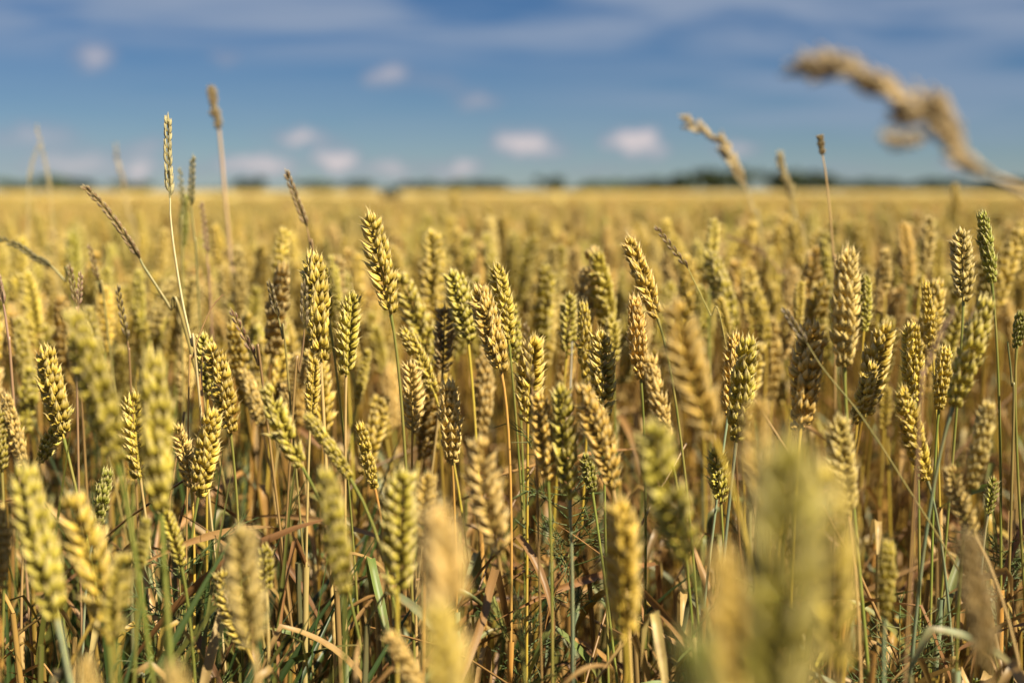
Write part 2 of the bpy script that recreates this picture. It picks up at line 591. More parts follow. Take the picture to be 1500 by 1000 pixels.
def crown_mesh(seed, mat, n=3200):
    r = np.random.default_rng(seed)
    mb = MB()
    lobes = [(np.array([r.normal(0, .42), r.normal(0, .42), r.uniform(.30, .82)]), r.uniform(.20, .36)) for _ in range(11)]
    lobes.append((np.array([0, 0, .5]), .4))
    for i in range(n):
        c, s = lobes[r.integers(len(lobes))]
        q = r.normal(0, 1, 3); q /= np.linalg.norm(q)
        p = c + q * s * r.uniform(.55, 1.05) * np.array([1, 1, .8])
        p[2] = max(.08, p[2])
        a = r.normal(0, 1, 3); a /= np.linalg.norm(a); b = np.cross(a, q + .01); b /= np.linalg.norm(b)
        k = r.uniform(.04, .09)
        mb.add([p - a * k, p + b * k * .7, p + a * k, p - b * k * .7], [(0, 1, 2, 3)], 0, 0, float(np.clip(r.normal(.5, .28), 0, 1)))
    return mb.mesh('crown', [mat], False)

CROWNS = [crown_mesh(40 + k, M_TREE[k % 2]) for k in range(6)]
def trunk_mesh():
    mb = MB()
    tube(mb, [(0, 0, 0), (.01, .01, .25), (-.01, .0, .5), (.01, 0, .8)], [.045, .035, .025, .01], 7)
    for a in (0.3, 1.7, 2.9, 4.2, 5.4):
        z0 = .22 + .07 * a / 2
        tube(mb, [(0, 0, z0), (.16 * math.cos(a), .16 * math.sin(a), z0 + .16), (.33 * math.cos(a), .33 * math.sin(a), z0 + .26)], [.02, .012, .005], 5)
    return mb.mesh('trunk', [M_BARK])
TRUNK = trunk_mesh()

TREES = [  # centre px, top px, width px, distance, crown, label
    (22, 270, 46, 760, 1, 'low hazy bush line clump at the far left end of the horizon'),
    (78, 264, 30, 700, 1, 'small green tree on the horizon behind the pair of pale grass stalks'),
    (123, 268, 28, 760, 0, 'dark low bush on the horizon between two blurred pale grasses'),
    (190, 273, 40, 820, 1, 'faint flat bush on the horizon behind the blurred pale grass'),
    (366, 266, 36, 700, 0, 'rounded dark tree standing alone on the horizon beside the foxtail grass stem'),
    (462, 272, 42, 860, 1, 'faint low tree on the horizon right of the dark brown grass spike'),
    (520, 273, 44, 860, 2, 'faint low tree on the horizon above the bristle-tipped tall ear'),
    (612, 271, 40, 800, 0, 'dark low tree just right of the weed bush in the field'),
    (655, 272, 34, 800, 3, 'small grey-green tree behind the wheat ear that breaks the horizon'),
    (716, 272, 50, 820, 2, 'wide low grey-green tree between the horizon ear and the pointed tree'),
    (808, 266, 30, 700, 4, 'small pointed dark tree standing up from the middle of the horizon'),
    (866, 272, 46, 780, 5, 'low flat tree on the horizon under the brightest white cloud'),
    (926, 272, 46, 720, 3, 'low flat dark tree at the thin start of the right-hand wood'),
    (972, 269, 50, 560, 2, 'dark tree at the outer end of the big dark clump'),
    (1008, 268, 40, 540, 4, 'dark tree between the outer end and the tallest of the clump'),
    (1046, 259, 50, 500, 0, 'tallest dark tree on the horizon, behind the nodding pale grass head'),
    (1082, 261, 44, 500, 2, 'tall dark tree touching the tallest one, behind the pale grass stem'),
    (1138, 263, 40, 520, 4, 'dark round tree behind the small upright pale grass head'),
    (1176, 260, 48, 500, 0, 'second tall dark tree, just left of the thin knobbed grass'),
    (1212, 268, 38, 560, 2, 'low dark tree behind the thin knobbed grass stem'),
    (1256, 270, 56, 620, 4, 'wide low dark tree right of the thin knobbed grass'),
    (1318, 271, 60, 640, 0, 'wide low dark tree below the hanging tuft of the big reed'),
    (1372, 270, 54, 640, 2, 'low dark tree under the bend of the big blurred reed'),
    (1436, 269, 60, 600, 4, 'low dark tree beside the big reed stem near the edge of the picture'),
    (1496, 266, 56, 560, 0, 'last dark tree of the horizon, behind the big reed stem'),
]
for px, ty, wd, d, ci, lab in TREES:
    p = at(px, 280, d); base = (p.x, p.y, 0)
    h = CAM_Z + (280 - ty + (13.0 if 990 < px < 1215 else 7.0)) / FOC * d
    w = wd / FOC * d
    t = root('tree', base)
    tag(t, lab, 'tree', 'trees along the horizon')
    c = obj('crown', CROWNS[ci], t); c.scale = (w * .85, w * .85, h * 1.0); c.rotation_euler = (0, 0, random.uniform(0, 6.28))
    k = obj('trunk', TRUNK, t); k.scale = (w * .5, w * .5, h * .9)

def far_wood():
    r = np.random.default_rng(8)
    mb = MB()
    for i in range(5200):
        x = r.uniform(-620, 620); y = 1150 + r.normal(0, 25)
        h = 2.8 + 1.2 * math.sin(x * .05) + 1.0 * math.sin(x * .017 + 2) + (2.0 if x > 80 else 0)
        p = np.array([x, y, r.uniform(.1, 1) * max(1.5, h)])
        a = r.normal(0, 1, 3); a /= np.linalg.norm(a); b = np.cross(a, (0.3, .2, .9)); b /= np.linalg.norm(b)
        k = r.uniform(.7, 1.8)
        mb.add([p - a * k, p + b * k * .7, p + a * k, p - b * k * .7], [(0, 1, 2, 3)], 0, 0, float(r.uniform(0, 1)))
    tag(obj('far_wood', mb.mesh('far_wood', [M_TREE[0]], False)), 'thin hazy line of distant wood along the whole horizon', 'wood', None, 'stuff')
far_wood()
# the dark weed that stands above the crop, well out in the field
_p = at(575, 285, 34)
t = root('weed_bush', (_p.x, _p.y, 0)); tag(t, 'small dark bushy weed sticking out of the wheat far out in the field', 'weed')
c = obj('crown', CROWNS[2], t); c.scale = (.24, .24, .52); c.location = (0, 0, .48)
c = obj('stem', TRUNK, t); c.scale = (.3, .3, .9)

# ------------------------------------------------------------------ wheat
EAR_SPECS = [dict(nodes=20, bend=.00, fat=1.00, awn=4), dict(nodes=20, bend=.22, fat=1.05), dict(nodes=19, bend=.10, fat=1.12),
             dict(nodes=21, bend=.30, fat=1.00), dict(nodes=20, bend=.05, fat=1.10, awn=3), dict(nodes=18, bend=.16, fat=1.15),
             dict(nodes=21, bend=.02, fat=.95), dict(nodes=19, bend=.40, fat=1.06), dict(nodes=20, bend=.12, fat=1.02, awn=2),
             dict(nodes=14, bend=.08, fat=.98), dict(nodes=21, bend=.18, fat=.90, awn=2, loss=.06), dict(nodes=18, bend=.26, fat=1.18, loss=.05),
             dict(nodes=20, bend=.50, fat=1.00, loss=.04), dict(nodes=16, bend=.06, fat=1.08, awn=3), dict(nodes=22, bend=.14, fat=.98, loss=.08), dict(nodes=19, bend=.34, fat=.92)]
EARS = []
for i, sp in enumerate(EAR_SPECS):
    mb, tip = build_ear(100 + i, **sp)
    EARS.append((mb.mesh('ear', [M_EAR]), Vector(tip)))

LEAF_SPECS = [(.17, .0065, .35, 1.2, .30, 2.0), (.20, .0075, .30, .8, .18, 3.0), (.14, .0060, .6, 1.0, 0, 4.0), (.22, .0080, .25, 1.6, .45, 1.0),
              (.12, .0055, .9, .5, .5, 5.0), (.18, .0070, .45, 2.0, 0, -3.0), (.16, .0085, .2, .6, .12, 1.5), (.24, .0070, .5, .9, .25, -2.0),
              (.10, .0050, 1.0, .9, 0, 6.0), (.15, .0075, .15, .3, .07, .8), (.13, .0045, 1.3, .4, 0, 3.0), (.19, .0060, .7, .3, .6, -4.0)]
LEAVES = [build_leaf(300 + i, *sp).mesh('leaf', [M_LEAF]) for i, sp in enumerate(LEAF_SPECS)]

EAR_COL = {'G': (.60, .43, .055), 'P': (.68, .46, .13), 'Y': (.47, .385, .045), 'T': (.54, .39, .10), 'B': (.26, .15, .045), 'R': (.27, .28, .035), 'K': (.37, .29, .040), 'O': (.65, .41, .075)}  # K: yellow husks darkened to olive for the shade over the huge ear
STEM_COL = {'g': (.17, .20, .035), 'b': (.22, .28, .17), 'y': (.50, .36, .045), 's': (.54, .37, .15), 'o': (.52, .27, .06)}
LEAF_COL = [(.38, .235, .08), (.34, .185, .055), (.24, .12, .04), (.42, .28, .11), (.12, .17, .04)]

def wheat(top, base, d, ear, col, stem, label, group, lean=None, spin=None, d_top=None, leaves=None, simple=False):
    """one wheat plant: its ear from base to tip in place, a stem down to the ground, a sheath and dry leaves"""
    B = at(base[0], base[1], d)
    lean = random.gauss(0, .10) if lean is None else lean
    T0 = at(top[0], top[1], d)
    T = at(top[0], top[1], d + (T0 - B).length * math.tan(lean))
    D = T - B
    me, tip = EARS[ear % len(EARS)]
    spin = random.uniform(0, 2 * math.pi) if spin is None else spin
    Rs = Matrix.Rotation(spin, 3, 'Z')
    q = (Rs @ tip).rotation_difference(D)
    R3 = q.to_matrix() @ Rs
    sc = D.length / tip.length
    fx = random.uniform(.88, 1.14 if d > .6 else .92) / max(.8, min(1.25, sc)) ** .3
    axis = R3 @ Vector((0, 0, 1))
    g = Vector((B.x - axis.x * .10 + random.gauss(0, .022), B.y - axis.y * .10 + random.gauss(0, .022), 0))
    if proj((g.x, g.y, .5))[2] < .2: g.y = .25
    w = root('wheat_plant', g)
    tag(w, label, 'wheat', group)
    e = obj('ear', me, w, jitter(EAR_COL[col], .07))
    e.matrix_local = Matrix.Translation(B - g) @ R3.to_4x4() @ Matrix.Diagonal((sc * fx, sc * fx, sc, 1))
    b = np.array(B - g); ax = np.array(axis)
    path = bezier(b + ax * .001, b - ax * random.uniform(.07, .13), np.array([random.gauss(0, .01), random.gauss(0, .01), b[2] * .42]), np.zeros(3), 24)
    k = min(1.1, max(.75, sc))
    mb = MB()
    tube(mb, path, np.concatenate([[.0016], np.linspace(.00125, .0019, 23)]) * k, 8)
    sm = mb.mesh('stem', [M_STEM])
    obj('stem', sm, w, jitter(STEM_COL[stem], .10))
    # sheath of the flag leaf: a looser tube that ends in a collar
    zt = min(b[2] - .12, random.uniform(.48, .66))
    if zt > .2:
        i0 = int(np.argmin(np.abs(path[:, 2] - zt)))
        seg = spline(path[i0:], 14)
        rr = np.full(14, .0029) * k * random.uniform(.85, 1.2); rr[0] *= 1.18; rr[8] *= 1.22
        mb = MB(); tube(mb, seg, rr, 8, 0, .5, .2, 1.0)
        mb2 = mb.mesh('sheath', [M_STEM])
        obj('sheath', mb2, w, jitter(STEM_COL[random.choice('sssygbo')], .12))
        nl = random.choice((1, 1, 2)) if leaves is None else leaves
        for q_ in range(nl):
            lp = seg[0] if q_ == 0 else seg[random.randint(3, 8)]
            lf = obj('leaf', random.choice(LEAVES), w, jitter(random.choice(LEAF_COL if random.random() < .8 else LEAF_COL[4:]), .12))
            lf.location = lp
            lf.rotation_euler = (random.gauss(0, .1), random.gauss(0, .1), random.uniform(0, 6.28))
            s_ = random.uniform(.65, 1.05) * (.75 if d < .9 else 1); lf.scale = (s_, s_, s_)
    return w, B, T, sc

SHARP, FRONT, SOFT = 'sharp wheat plants in the plane of focus', 'blurred wheat plants close to the camera', 'soft wheat plants behind the sharp ones'
# top px, base px, distance, ear shape, ear colour, stem colour, label
HEROES = [
    ((540, 306), (573, 463), 1.10, 0, 'G', 'g', 'tall golden ear with dark bristles at its tip, tallest sharp ear, curved green stem'),
    ((456, 362), (470, 532), 1.10, 2, 'G', 's', 'long pale golden ear beside the blackish grass spike'),
    ((473, 384), (482, 470), 1.14, 1, 'Y', 'g', 'yellow ear half hidden behind the long ear with the blackish spike'),
    ((461, 520), (455, 612), 1.07, 0, 'G', 's', 'ear with spread pale tips directly below the long ear with the blackish spike'),
    ((517, 423), (507, 552), 1.10, 8, 'Y', 's', 'upright ear, lit on one side only, right below the tall bristle-tipped ear'),
    ((484, 372), (498, 456), 1.45, 3, 'Y', 'y', 'soft pale ear behind and above the upright half-lit ear'),
    ((438, 514), (421, 582), 1.35, 2, 'P', 's', 'soft pinkish ear tucked behind the long ear and its blackish spike'),
    ((588, 477), (637, 578), 1.20, 1, 'G', 'y', 'slanting yellow ear behind the green stem of the tall bristle-tipped ear'),
    ((652, 446), (648, 548), 1.24, 4, 'B', 's', 'dark brown shaded ear hanging in shadow between paler ears'),  # brown husk colour stands in for the shadow over this ear
    ((618, 380), (641, 456), 1.60, 3, 'Y', 'y', 'soft yellow ear above the dark brown shaded ear'),
    ((663, 391), (686, 503), 1.22, 5, 'Y', 'y', 'soft yellow ear leaning over, just left of the two crossing ears'),
    ((697, 413), (735, 548), 1.08, 2, 'O', 'o', 'front one of the two crossing ears, orange straw with a bent orange stem'),
    ((726, 381), (746, 506), 1.13, 8, 'G', 'g', 'rear one of the two crossing ears, with short bristles on its tip'),
    ((783, 487), (773, 620), 1.10, 5, 'G', 'y', 'pale ear with a thin dark grass spike across its face'),
    ((747, 440), (757, 533), 1.22, 4, 'Y', 'g', 'greenish ear just behind the foot of the two crossing ears'),
    ((602, 525), (604, 638), 1.15, 8, 'P', 'o', 'pinkish straw ear crossed by a green stem and a dry leaf'),
    ((656, 552), (663, 682), 1.12, 5, 'P', 'o', 'plump pale pink ear standing straight on an orange stem'),
    ((526, 615), (550, 718), 1.05, 1, 'G', 'o', 'pale slanting ear on an orange stem beside the crossed dark pair'),
    ((391, 558), (444, 686), .95, 7, 'Y', 'g', 'dark yellow ear with a brown tip, left one of the pair leaning on each other'),
    ((446, 603), (514, 702), .95, 1, 'Y', 'g', 'strongly slanting dark yellow ear lying against the pair with the brown tip'),
    ((355, 537), (384, 628), 1.33, 1, 'P', 's', 'narrow pale ear, soft, behind the ear with the brown tip'),
    ((414, 558), (431, 622), 1.30, 9, 'P', 's', 'short pinkish ear peeping out behind the ear with the brown tip'),
    ((549, 576), (566, 642), 1.50, 9, 'G', 'y', 'short soft golden ear above the pale ear on the orange stem'),
    ((539, 508), (521, 594), 1.40, 3, 'Y', 'g', 'soft greenish ear leaning the other way behind the upright half-lit ear'),
    ((474, 678), (503, 874), .72, 1, 'Y', 'g', 'blurred yellow front ear under the slanting dark pair'),
    ((587, 679), (582, 876), .80, 4, 'Y', 'y', 'herringbone green-yellow front ear beside the big pink one'),
    ((627, 688), (620, 802), .86, 8, 'O', 'o', 'blurred orange ear hidden behind the big pink front ear'),
    ((640, 728), (662, 1000), .52, 13, 'P', 's', 'big blurred pale pink ear in front, its top near the picture centre'),
    ((640, 872), (662, 1110), .50, 5, 'G', 'y', 'dull yellow front ear rising over the foot of the big pink ear'),
    ((700, 634), (737, 816), .78, 3, 'P', 'g', 'pale straw front ear on a green stem under the straight pink ear'),
    ((568, 920), (622, 1032), .75, 1, 'P', 'y', 'short slanting front ear cut by the bottom edge beside the big pink ear'),
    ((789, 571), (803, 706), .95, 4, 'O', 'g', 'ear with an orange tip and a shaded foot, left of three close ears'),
    ((820, 556), (834, 734), .95, 6, 'Y', 'b', 'green-yellow middle ear of three close ears, with a bluish stem'),
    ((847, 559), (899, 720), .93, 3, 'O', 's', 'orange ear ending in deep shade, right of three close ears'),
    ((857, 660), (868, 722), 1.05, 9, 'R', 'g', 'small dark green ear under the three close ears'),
    ((880, 480), (884, 612), 1.10, 4, 'G', 'g', 'bright yellow upright ear right above the three close ears'),
    ((854, 437), (860, 564), 1.20, 8, 'G', 'y', 'soft golden ear behind the bright yellow upright ear'),
    ((834, 425), (830, 522), 1.28, 2, 'Y', 'y', 'soft herringbone ear, first of the row behind the bright yellow upright ear'),
    ((895, 459), (899, 532), 1.32, 9, 'Y', 'g', 'small soft ear just right of the bright yellow upright ear'),
    ((918, 342), (964, 468), 1.10, 0, 'G', 'g', 'tall leaning ear with long thin bristles and a hooked green stem'),
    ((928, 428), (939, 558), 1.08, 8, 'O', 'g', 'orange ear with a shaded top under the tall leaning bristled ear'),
    ((949, 514), (979, 648), .98, 1, 'P', 'g', 'pale yellow ear between the shaded orange ear and the long blurred one'),
    ((984, 433), (1049, 648), .68, 3, 'O', 'y', 'long blurred orange-yellow front ear slanting beside the tall bristled ear'),
    ((949, 610), (1010, 826), .66, 1, 'Y', 'g', 'long blurred green-yellow front ear slanting below the pale yellow ear'),
    ((1047, 652), (1056, 738), 1.10, 9, 'Y', 'g', 'thin unripe green ear under the long blurred orange-yellow ear'),
    ((1096, 486), (1078, 650), 1.08, 2, 'Y', 'b', 'front half of the fat double ear on a bluish stem'),
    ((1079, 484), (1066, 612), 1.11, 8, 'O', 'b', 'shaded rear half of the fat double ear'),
    ((1053, 432), (1068, 497), 1.40, 5, 'G', 'y', 'short soft golden ear above the fat double ear'),
    ((1026, 414), (1028, 498), 1.50, 4, 'Y', 'y', 'soft yellow ear behind the top of the long blurred orange ear'),
    ((1047, 318), (1040, 402), 1.50, 6, 'Y', 'g', 'tall soft green-edged ear right of the little brown floating spike'),
    ((1107, 578), (1112, 744), .62, 8, 'O', 's', 'blurred orange front ear between the double ear and the huge one'),
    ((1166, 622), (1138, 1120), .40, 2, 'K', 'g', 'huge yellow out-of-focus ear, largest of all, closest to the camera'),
    ((1206, 668), (1224, 985), .55, 4, 'G', 's', 'big blurred golden ear leaning on the side of the huge one'),
    ((1227, 604), (1244, 758), .90, 8, 'T', 's', 'greyish upright ear beside the big blurred golden ear'),
    ((1191, 464), (1172, 634), 1.00, 2, 'O', 'y', 'tan ear with open husks, lower one of the two touching tan ears'),
    ((1242, 356), (1237, 540), .98, 8, 'T', 'g', 'fat tan ear with big open husks, upper one of the two touching tan ears'),
    ((1268, 399), (1265, 487), 1.24, 8, 'Y', 'y', 'narrow yellow ear close behind the fat tan ear'),
    ((1279, 527), (1248, 622), 1.10, 7, 'G', 's', 'yellow ear tipped strongly over below the fat tan ear'),
    ((1334, 467), (1341, 592), 1.07, 4, 'G', 'g', 'pale yellow upright ear above the ear with the blue-green stem'),
    ((1321, 561), (1359, 705), 1.02, 3, 'G', 'b', 'neat slanting ear on a straight blue-green stem'),
    ((1386, 503), (1375, 602), 1.10, 5, 'G', 'g', 'small ear behind the leaning flat-husked ear'),
    ((1446, 429), (1395, 598), .95, 7, 'Y', 'b', 'leaning flat-husked ear with a yellow lower edge'),
    ((1407, 331), (1411, 444), 1.07, 2, 'T', 'g', 'grey-tan upright ear on a short hooked green stem'),
    ((1438, 305), (1453, 417), 1.10, 4, 'R', 'g', 'tall greenish ear with a dark side on a long green stem'),
    ((1355, 408), (1366, 518), 1.16, 8, 'G', 'y', 'golden ear behind the grey-tan ear with the hooked stem'),
    ((1360, 314), (1352, 402), 1.50, 3, 'T', 'y', 'soft greyish ear standing high left of the grey-tan ear'),
    ((1450, 583), (1421, 718), .90, 1, 'T', 'g', 'blurred greyish ear leaning outward below the flat-husked ear'),
    ((1389, 679), (1430, 786), .90, 3, 'P', 's', 'pale slanting ear just above the blurred brown front ear'),
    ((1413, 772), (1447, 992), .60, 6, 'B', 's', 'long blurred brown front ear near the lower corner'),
    ((1456, 695), (1447, 754), 1.10, 9, 'R', 'b', 'tiny grey-green ear under the blurred greyish leaning ear'),
    ((1301, 787), (1296, 904), .85, 5, 'Y', 'b', 'low green-yellow ear alone among bare stems right of the huge one'),
    ((1299, 560), (1295, 630), 1.48, 9, 'G', 'y', 'tiny soft ear between the tipped ear and the blue-green stemmed one'),
    ((1495, 452), (1489, 512), 1.10, 9, 'R', 'g', 'dark green ear half cut by the edge of the picture'),
    ((1173, 408), (1168, 482), 1.40, 4, 'G', 'y', 'small soft yellow ear left of the two touching tan ears'),
    ((1205, 347), (1213, 412), 1.50, 9, 'Y', 'g', 'small soft yellow ear just left of the fat tan ear top'),
    ((1297, 360), (1296, 432), 1.50, 9, 'T', 'y', 'small soft tan ear right of the narrow yellow ear'),
    ((64, 501), (94, 644), 1.08, 5, 'G', 'g', 'sharp golden ear with a drooping ear hooked at its foot'),
    ((104, 594), (58, 678), 1.10, 7, 'Y', 's', 'drooping ear lying crosswise at the foot of the sharp golden ear'),
    ((6, 572), (36, 684), 1.00, 8, 'P', 'g', 'pale ear beside the picture edge, left of the drooping ear'),
    ((-2, 596), (3, 694), 1.00, 4, 'Y', 'g', 'yellow ear cut by the picture edge behind the pale one'),
    ((97, 446), (173, 682), .73, 3, 'Y', 'g', 'big blurred yellow front ear slanting over the sharp golden ear'),
    ((222, 505), (236, 752), .74, 2, 'Y', 'g', 'big blurred upright yellow front ear, right of the slanting one'),
    ((194, 569), (206, 703), 1.08, 8, 'G', 's', 'narrow sharp ear between the two big blurred yellow ears'),
    ((308, 497), (338, 636), 1.08, 1, 'G', 'g', 'slender sharp ear crossed by a thin dry stalk'),
    ((299, 484), (304, 582), 1.15, 5, 'Y', 'y', 'ear just behind the slender sharp ear with the dry stalk'),
    ((313, 594), (290, 730), 1.06, 2, 'G', 'g', 'sharp plump ear of the joined pair under the slender ear'),
    ((256, 618), (281, 720), 1.09, 3, 'P', 'y', 'paler thin ear of the joined pair under the slender ear'),
    ((158, 682), (137, 786), 1.05, 7, 'R', 'b', 'sharp green ear low behind the blurred front ears'),
    ((31, 672), (84, 910), .72, 4, 'Y', 'b', 'dull green-grey front ear nearest the lower corner, leaning'),
    ((96, 716), (160, 945), .73, 3, 'G', 'g', 'yellow front ear with a bright tip beside the dull green-grey one'),
    ((182, 806), (170, 940), .70, 7, 'Y', 'g', 'short front ear joining the foot of the bright-tipped yellow one'),
    ((238, 742), (266, 830), .95, 5, 'Y', 'g', 'small yellow ear under the upright blurred front ear'),
    ((214, 753), (206, 836), .80, 9, 'Y', 'g', 'small blurred ear left of the small yellow one'),
    ((350, 764), (373, 955), .66, 8, 'T', 's', 'blurred tan front ear beside a pale curved ear'),
    ((321, 832), (363, 952), .96, 3, 'G', 'y', 'pale curved ear hugging the blurred tan front ear'),
    ((388, 792), (391, 870), .95, 9, 'Y', 's', 'small yellow ear right of the blurred tan front ear'),
    ((122, 958), (150, 1090), .60, 8, 'P', 'y', 'front ear tip poking up from the bottom edge below the bright-tipped one'),
    ((-4, 732), (0, 866), .80, 2, 'P', 'o', 'pale pink blurred ear cut by the left picture edge'),
    ((250, 965), (285, 1120), .50, 5, 'P', 's', 'blurred pink front ear tip at the bottom edge, right of the other tip'),
    ((1061, 796), (1066, 1060), .44, 4, 'O', 'g', 'blurred front ear with a bright orange tip beside the huge one'),
    ((1012, 915), (1060, 1210), .34, 2, 'R', 'g', 'dark green out-of-focus ear at the bottom left of the huge one'),
    ((911, 722), (917, 942), .70, 2, 'G', 'y', 'upright blurred golden front ear low in the middle'),
    ((870, 364), (876, 438), 1.70, 4, 'G', 'y', 'soft golden ear between the two tall bristled ears, high up'),
    ((1098, 388), (1100, 472), 1.60, 2, 'G', 'y', 'broad soft ear above the fat double ear'),
    ((272, 282), (268, 362), 1.60, 4, 'R', 'g', 'soft greenish ear among dark grass spikes reaching the horizon'),
    ((664, 276), (667, 312), 3.20, 2, 'G', 'y', 'far blurred ear that breaks the horizon in the middle'),
    ((1398, 268), (1402, 312), 2.60, 4, 'G', 'y', 'far blurred ear poking above the horizon above the grey-tan ear'),
    ((1290, 388), (1286, 460), 1.50, 1, 'P', 'y', 'soft pale ear right beside the narrow yellow ear'),
]
placed = []
for (tp, bs, d, ei, ec, sc_, lab) in HEROES:
    if .60 < d < .84: d += .05
    grp = FRONT if d < .89 else (SHARP if d <= 1.18 else SOFT)
    w, B, T, s = wheat(tp, bs, d, ei, ec, sc_, lab, grp)
    placed.append((tp, bs, d, s, lab))
    if not .62 < s < 1.25: print('ear scale', round(s, 2), lab)

# landmarks that the plain background ears are described by
MARKS = [(556, 385, 'the tall bristle-tipped ear'), (463, 440, 'the ear with the blackish spike'), (512, 488, 'the upright half-lit ear'), (650, 497, 'the dark brown shaded ear'),
         (715, 460, 'the two crossing ears'), (660, 616, 'the straight pink ear'), (778, 553, 'the dark-spiked ear'), (882, 545, 'the bright upright ear'),
         (940, 405, 'the tall leaning bristled ear'), (1015, 540, 'the long blurred orange ear'), (1080, 565, 'the fat double ear'), (1240, 448, 'the fat tan ear'),
         (1264, 575, 'the tipped-over yellow ear'), (1338, 528, 'the ear above the blue-green stem'), (1420, 514, 'the leaning flat-husked ear'),
         (1409, 388, 'the grey-tan hooked ear'), (1446, 360, 'the greenish dark-sided ear'), (79, 572, 'the ear with drooping neighbour'),
         (135, 560, 'the big slanting front ear'), (229, 620, 'the big upright front ear'), (323, 566, 'the slender sharp ear'), (300, 662, 'the joined pair'),
         (247, 235, 'the pale sharp grass spike'), (340, 400, 'the foxtail grass stem'), (166, 325, 'the slanting dark grass spike'), (436, 300, 'the brown horizon spike'),
         (985, 364, 'the brown floating spike'), (664, 290, 'the horizon-breaking ear'), (1213, 290, 'the thin knobbed grass'), (866, 400, 'the soft high golden ear'),
         (417, 622, 'the brown-tipped ear'), (845, 640, 'the three close ears'), (575, 283, 'the weed bush'), (808, 272, 'the pointed horizon tree'), (1046, 268, 'the tallest horizon tree'), (1436, 274, 'the big reed stem')]
FAINT = ['soft', 'hazy', 'blurred', 'dim', 'faint', 'smeary']
COLW = {'G': 'golden', 'P': 'pale straw', 'Y': 'yellow-green', 'T': 'tan', 'O': 'orange', 'R': 'greenish'}
ORD = ['', 'second ', 'third ', 'fourth ', 'fifth ', 'sixth ', 'seventh ', 'eighth ', 'ninth ', 'tenth ']

def seg_dist(px, py, a, b):
    ax, ay = a; bx, by = b
    u = max(0, min(1, ((px - ax) * (bx - ax) + (py - ay) * (by - ay)) / ((bx - ax) ** 2 + (by - ay) ** 2 + 1e-9)))
    return math.hypot(px - ax - u * (bx - ax), py - ay - u * (by - ay))

N_BACK = 300 - len(HEROES)
back = []
tries = 0
while len(back) < N_BACK and tries < 60000:
    tries += 1
    u = len(back) / N_BACK
    d = 1.42 + 2.2 * u ** 1.1 + random.uniform(0, .25)
    px = random.uniform(-5, 1505)
    below = random.gauss(.115, .040) - (.015 if px > 1000 else 0) + (.018 if px < 420 else 0)
    below = max(.035, below)
    L = random.uniform(.070, .095)
    y0 = 280 + FOC * below / d
    tilt = random.gauss(0, .16)
    x1, y1 = px - math.sin(tilt) * L * FOC / d, y0 + math.cos(tilt) * L * FOC / d
    my = (y0 + y1) / 2
    wpx = .010 * FOC / d
    ok = True
    for (tp, bs, dd, s, lab) in placed:
        r_ = .009 * FOC / dd + wpx * .5
        if dd < d and seg_dist(px, y0 + .15 * (y1 - y0), tp, bs) < r_: ok = False; break
        if dd < d and seg_dist((px + x1) / 2, my, tp, bs) < r_: ok = False; break
    if ok:
        for (a, b, dd) in back:
            if seg_dist(px, y0, a, b) < wpx * 1.15: ok = False; break
    if not ok: continue
    back.append(((px, y0), (x1, y1), d))
todo = []
for (a, b, d) in back:
    ec = random.choice('GGGGYYPTOGG')
    mx, my = (a[0] + b[0]) / 2, (a[1] + b[1]) / 2
    k = min(range(len(MARKS)), key=lambda i: math.hypot(MARKS[i][0] - mx, (MARKS[i][1] - my) * 1.2))
    dx, dy = mx - MARKS[k][0], my - MARKS[k][1]
    if abs(dx) > 2.2 * abs(dy): rel = 'to the right of' if dx > 0 else 'to the left of'
    elif abs(dy) > 2.2 * abs(dx): rel = 'below' if dy > 0 else 'above'
    else: rel = ('below and right of' if dx > 0 else 'below and left of') if dy > 0 else ('above and right of' if dx > 0 else 'above and left of')
    todo.append((a, b, d, ec, k, rel, math.hypot(dx, dy)))
rank = {}
for i in sorted(range(len(todo)), key=lambda i: todo[i][6]):
    a, b, d, ec, k, rel, dist = todo[i]
    n = rank.get((k, rel), 0); rank[(k, rel)] = n + 1
    lab = 'soft %s ear, %snearest %s %s' % (COLW[ec], ORD[min(n, 9)], rel, MARKS[k][2])
    wheat(a, b, d, random.choice((0, 1, 2, 3, 4, 5, 6, 7, 8, 10, 11, 12, 13, 14, 15)), ec, random.choice('gyyso'), lab, SOFT)

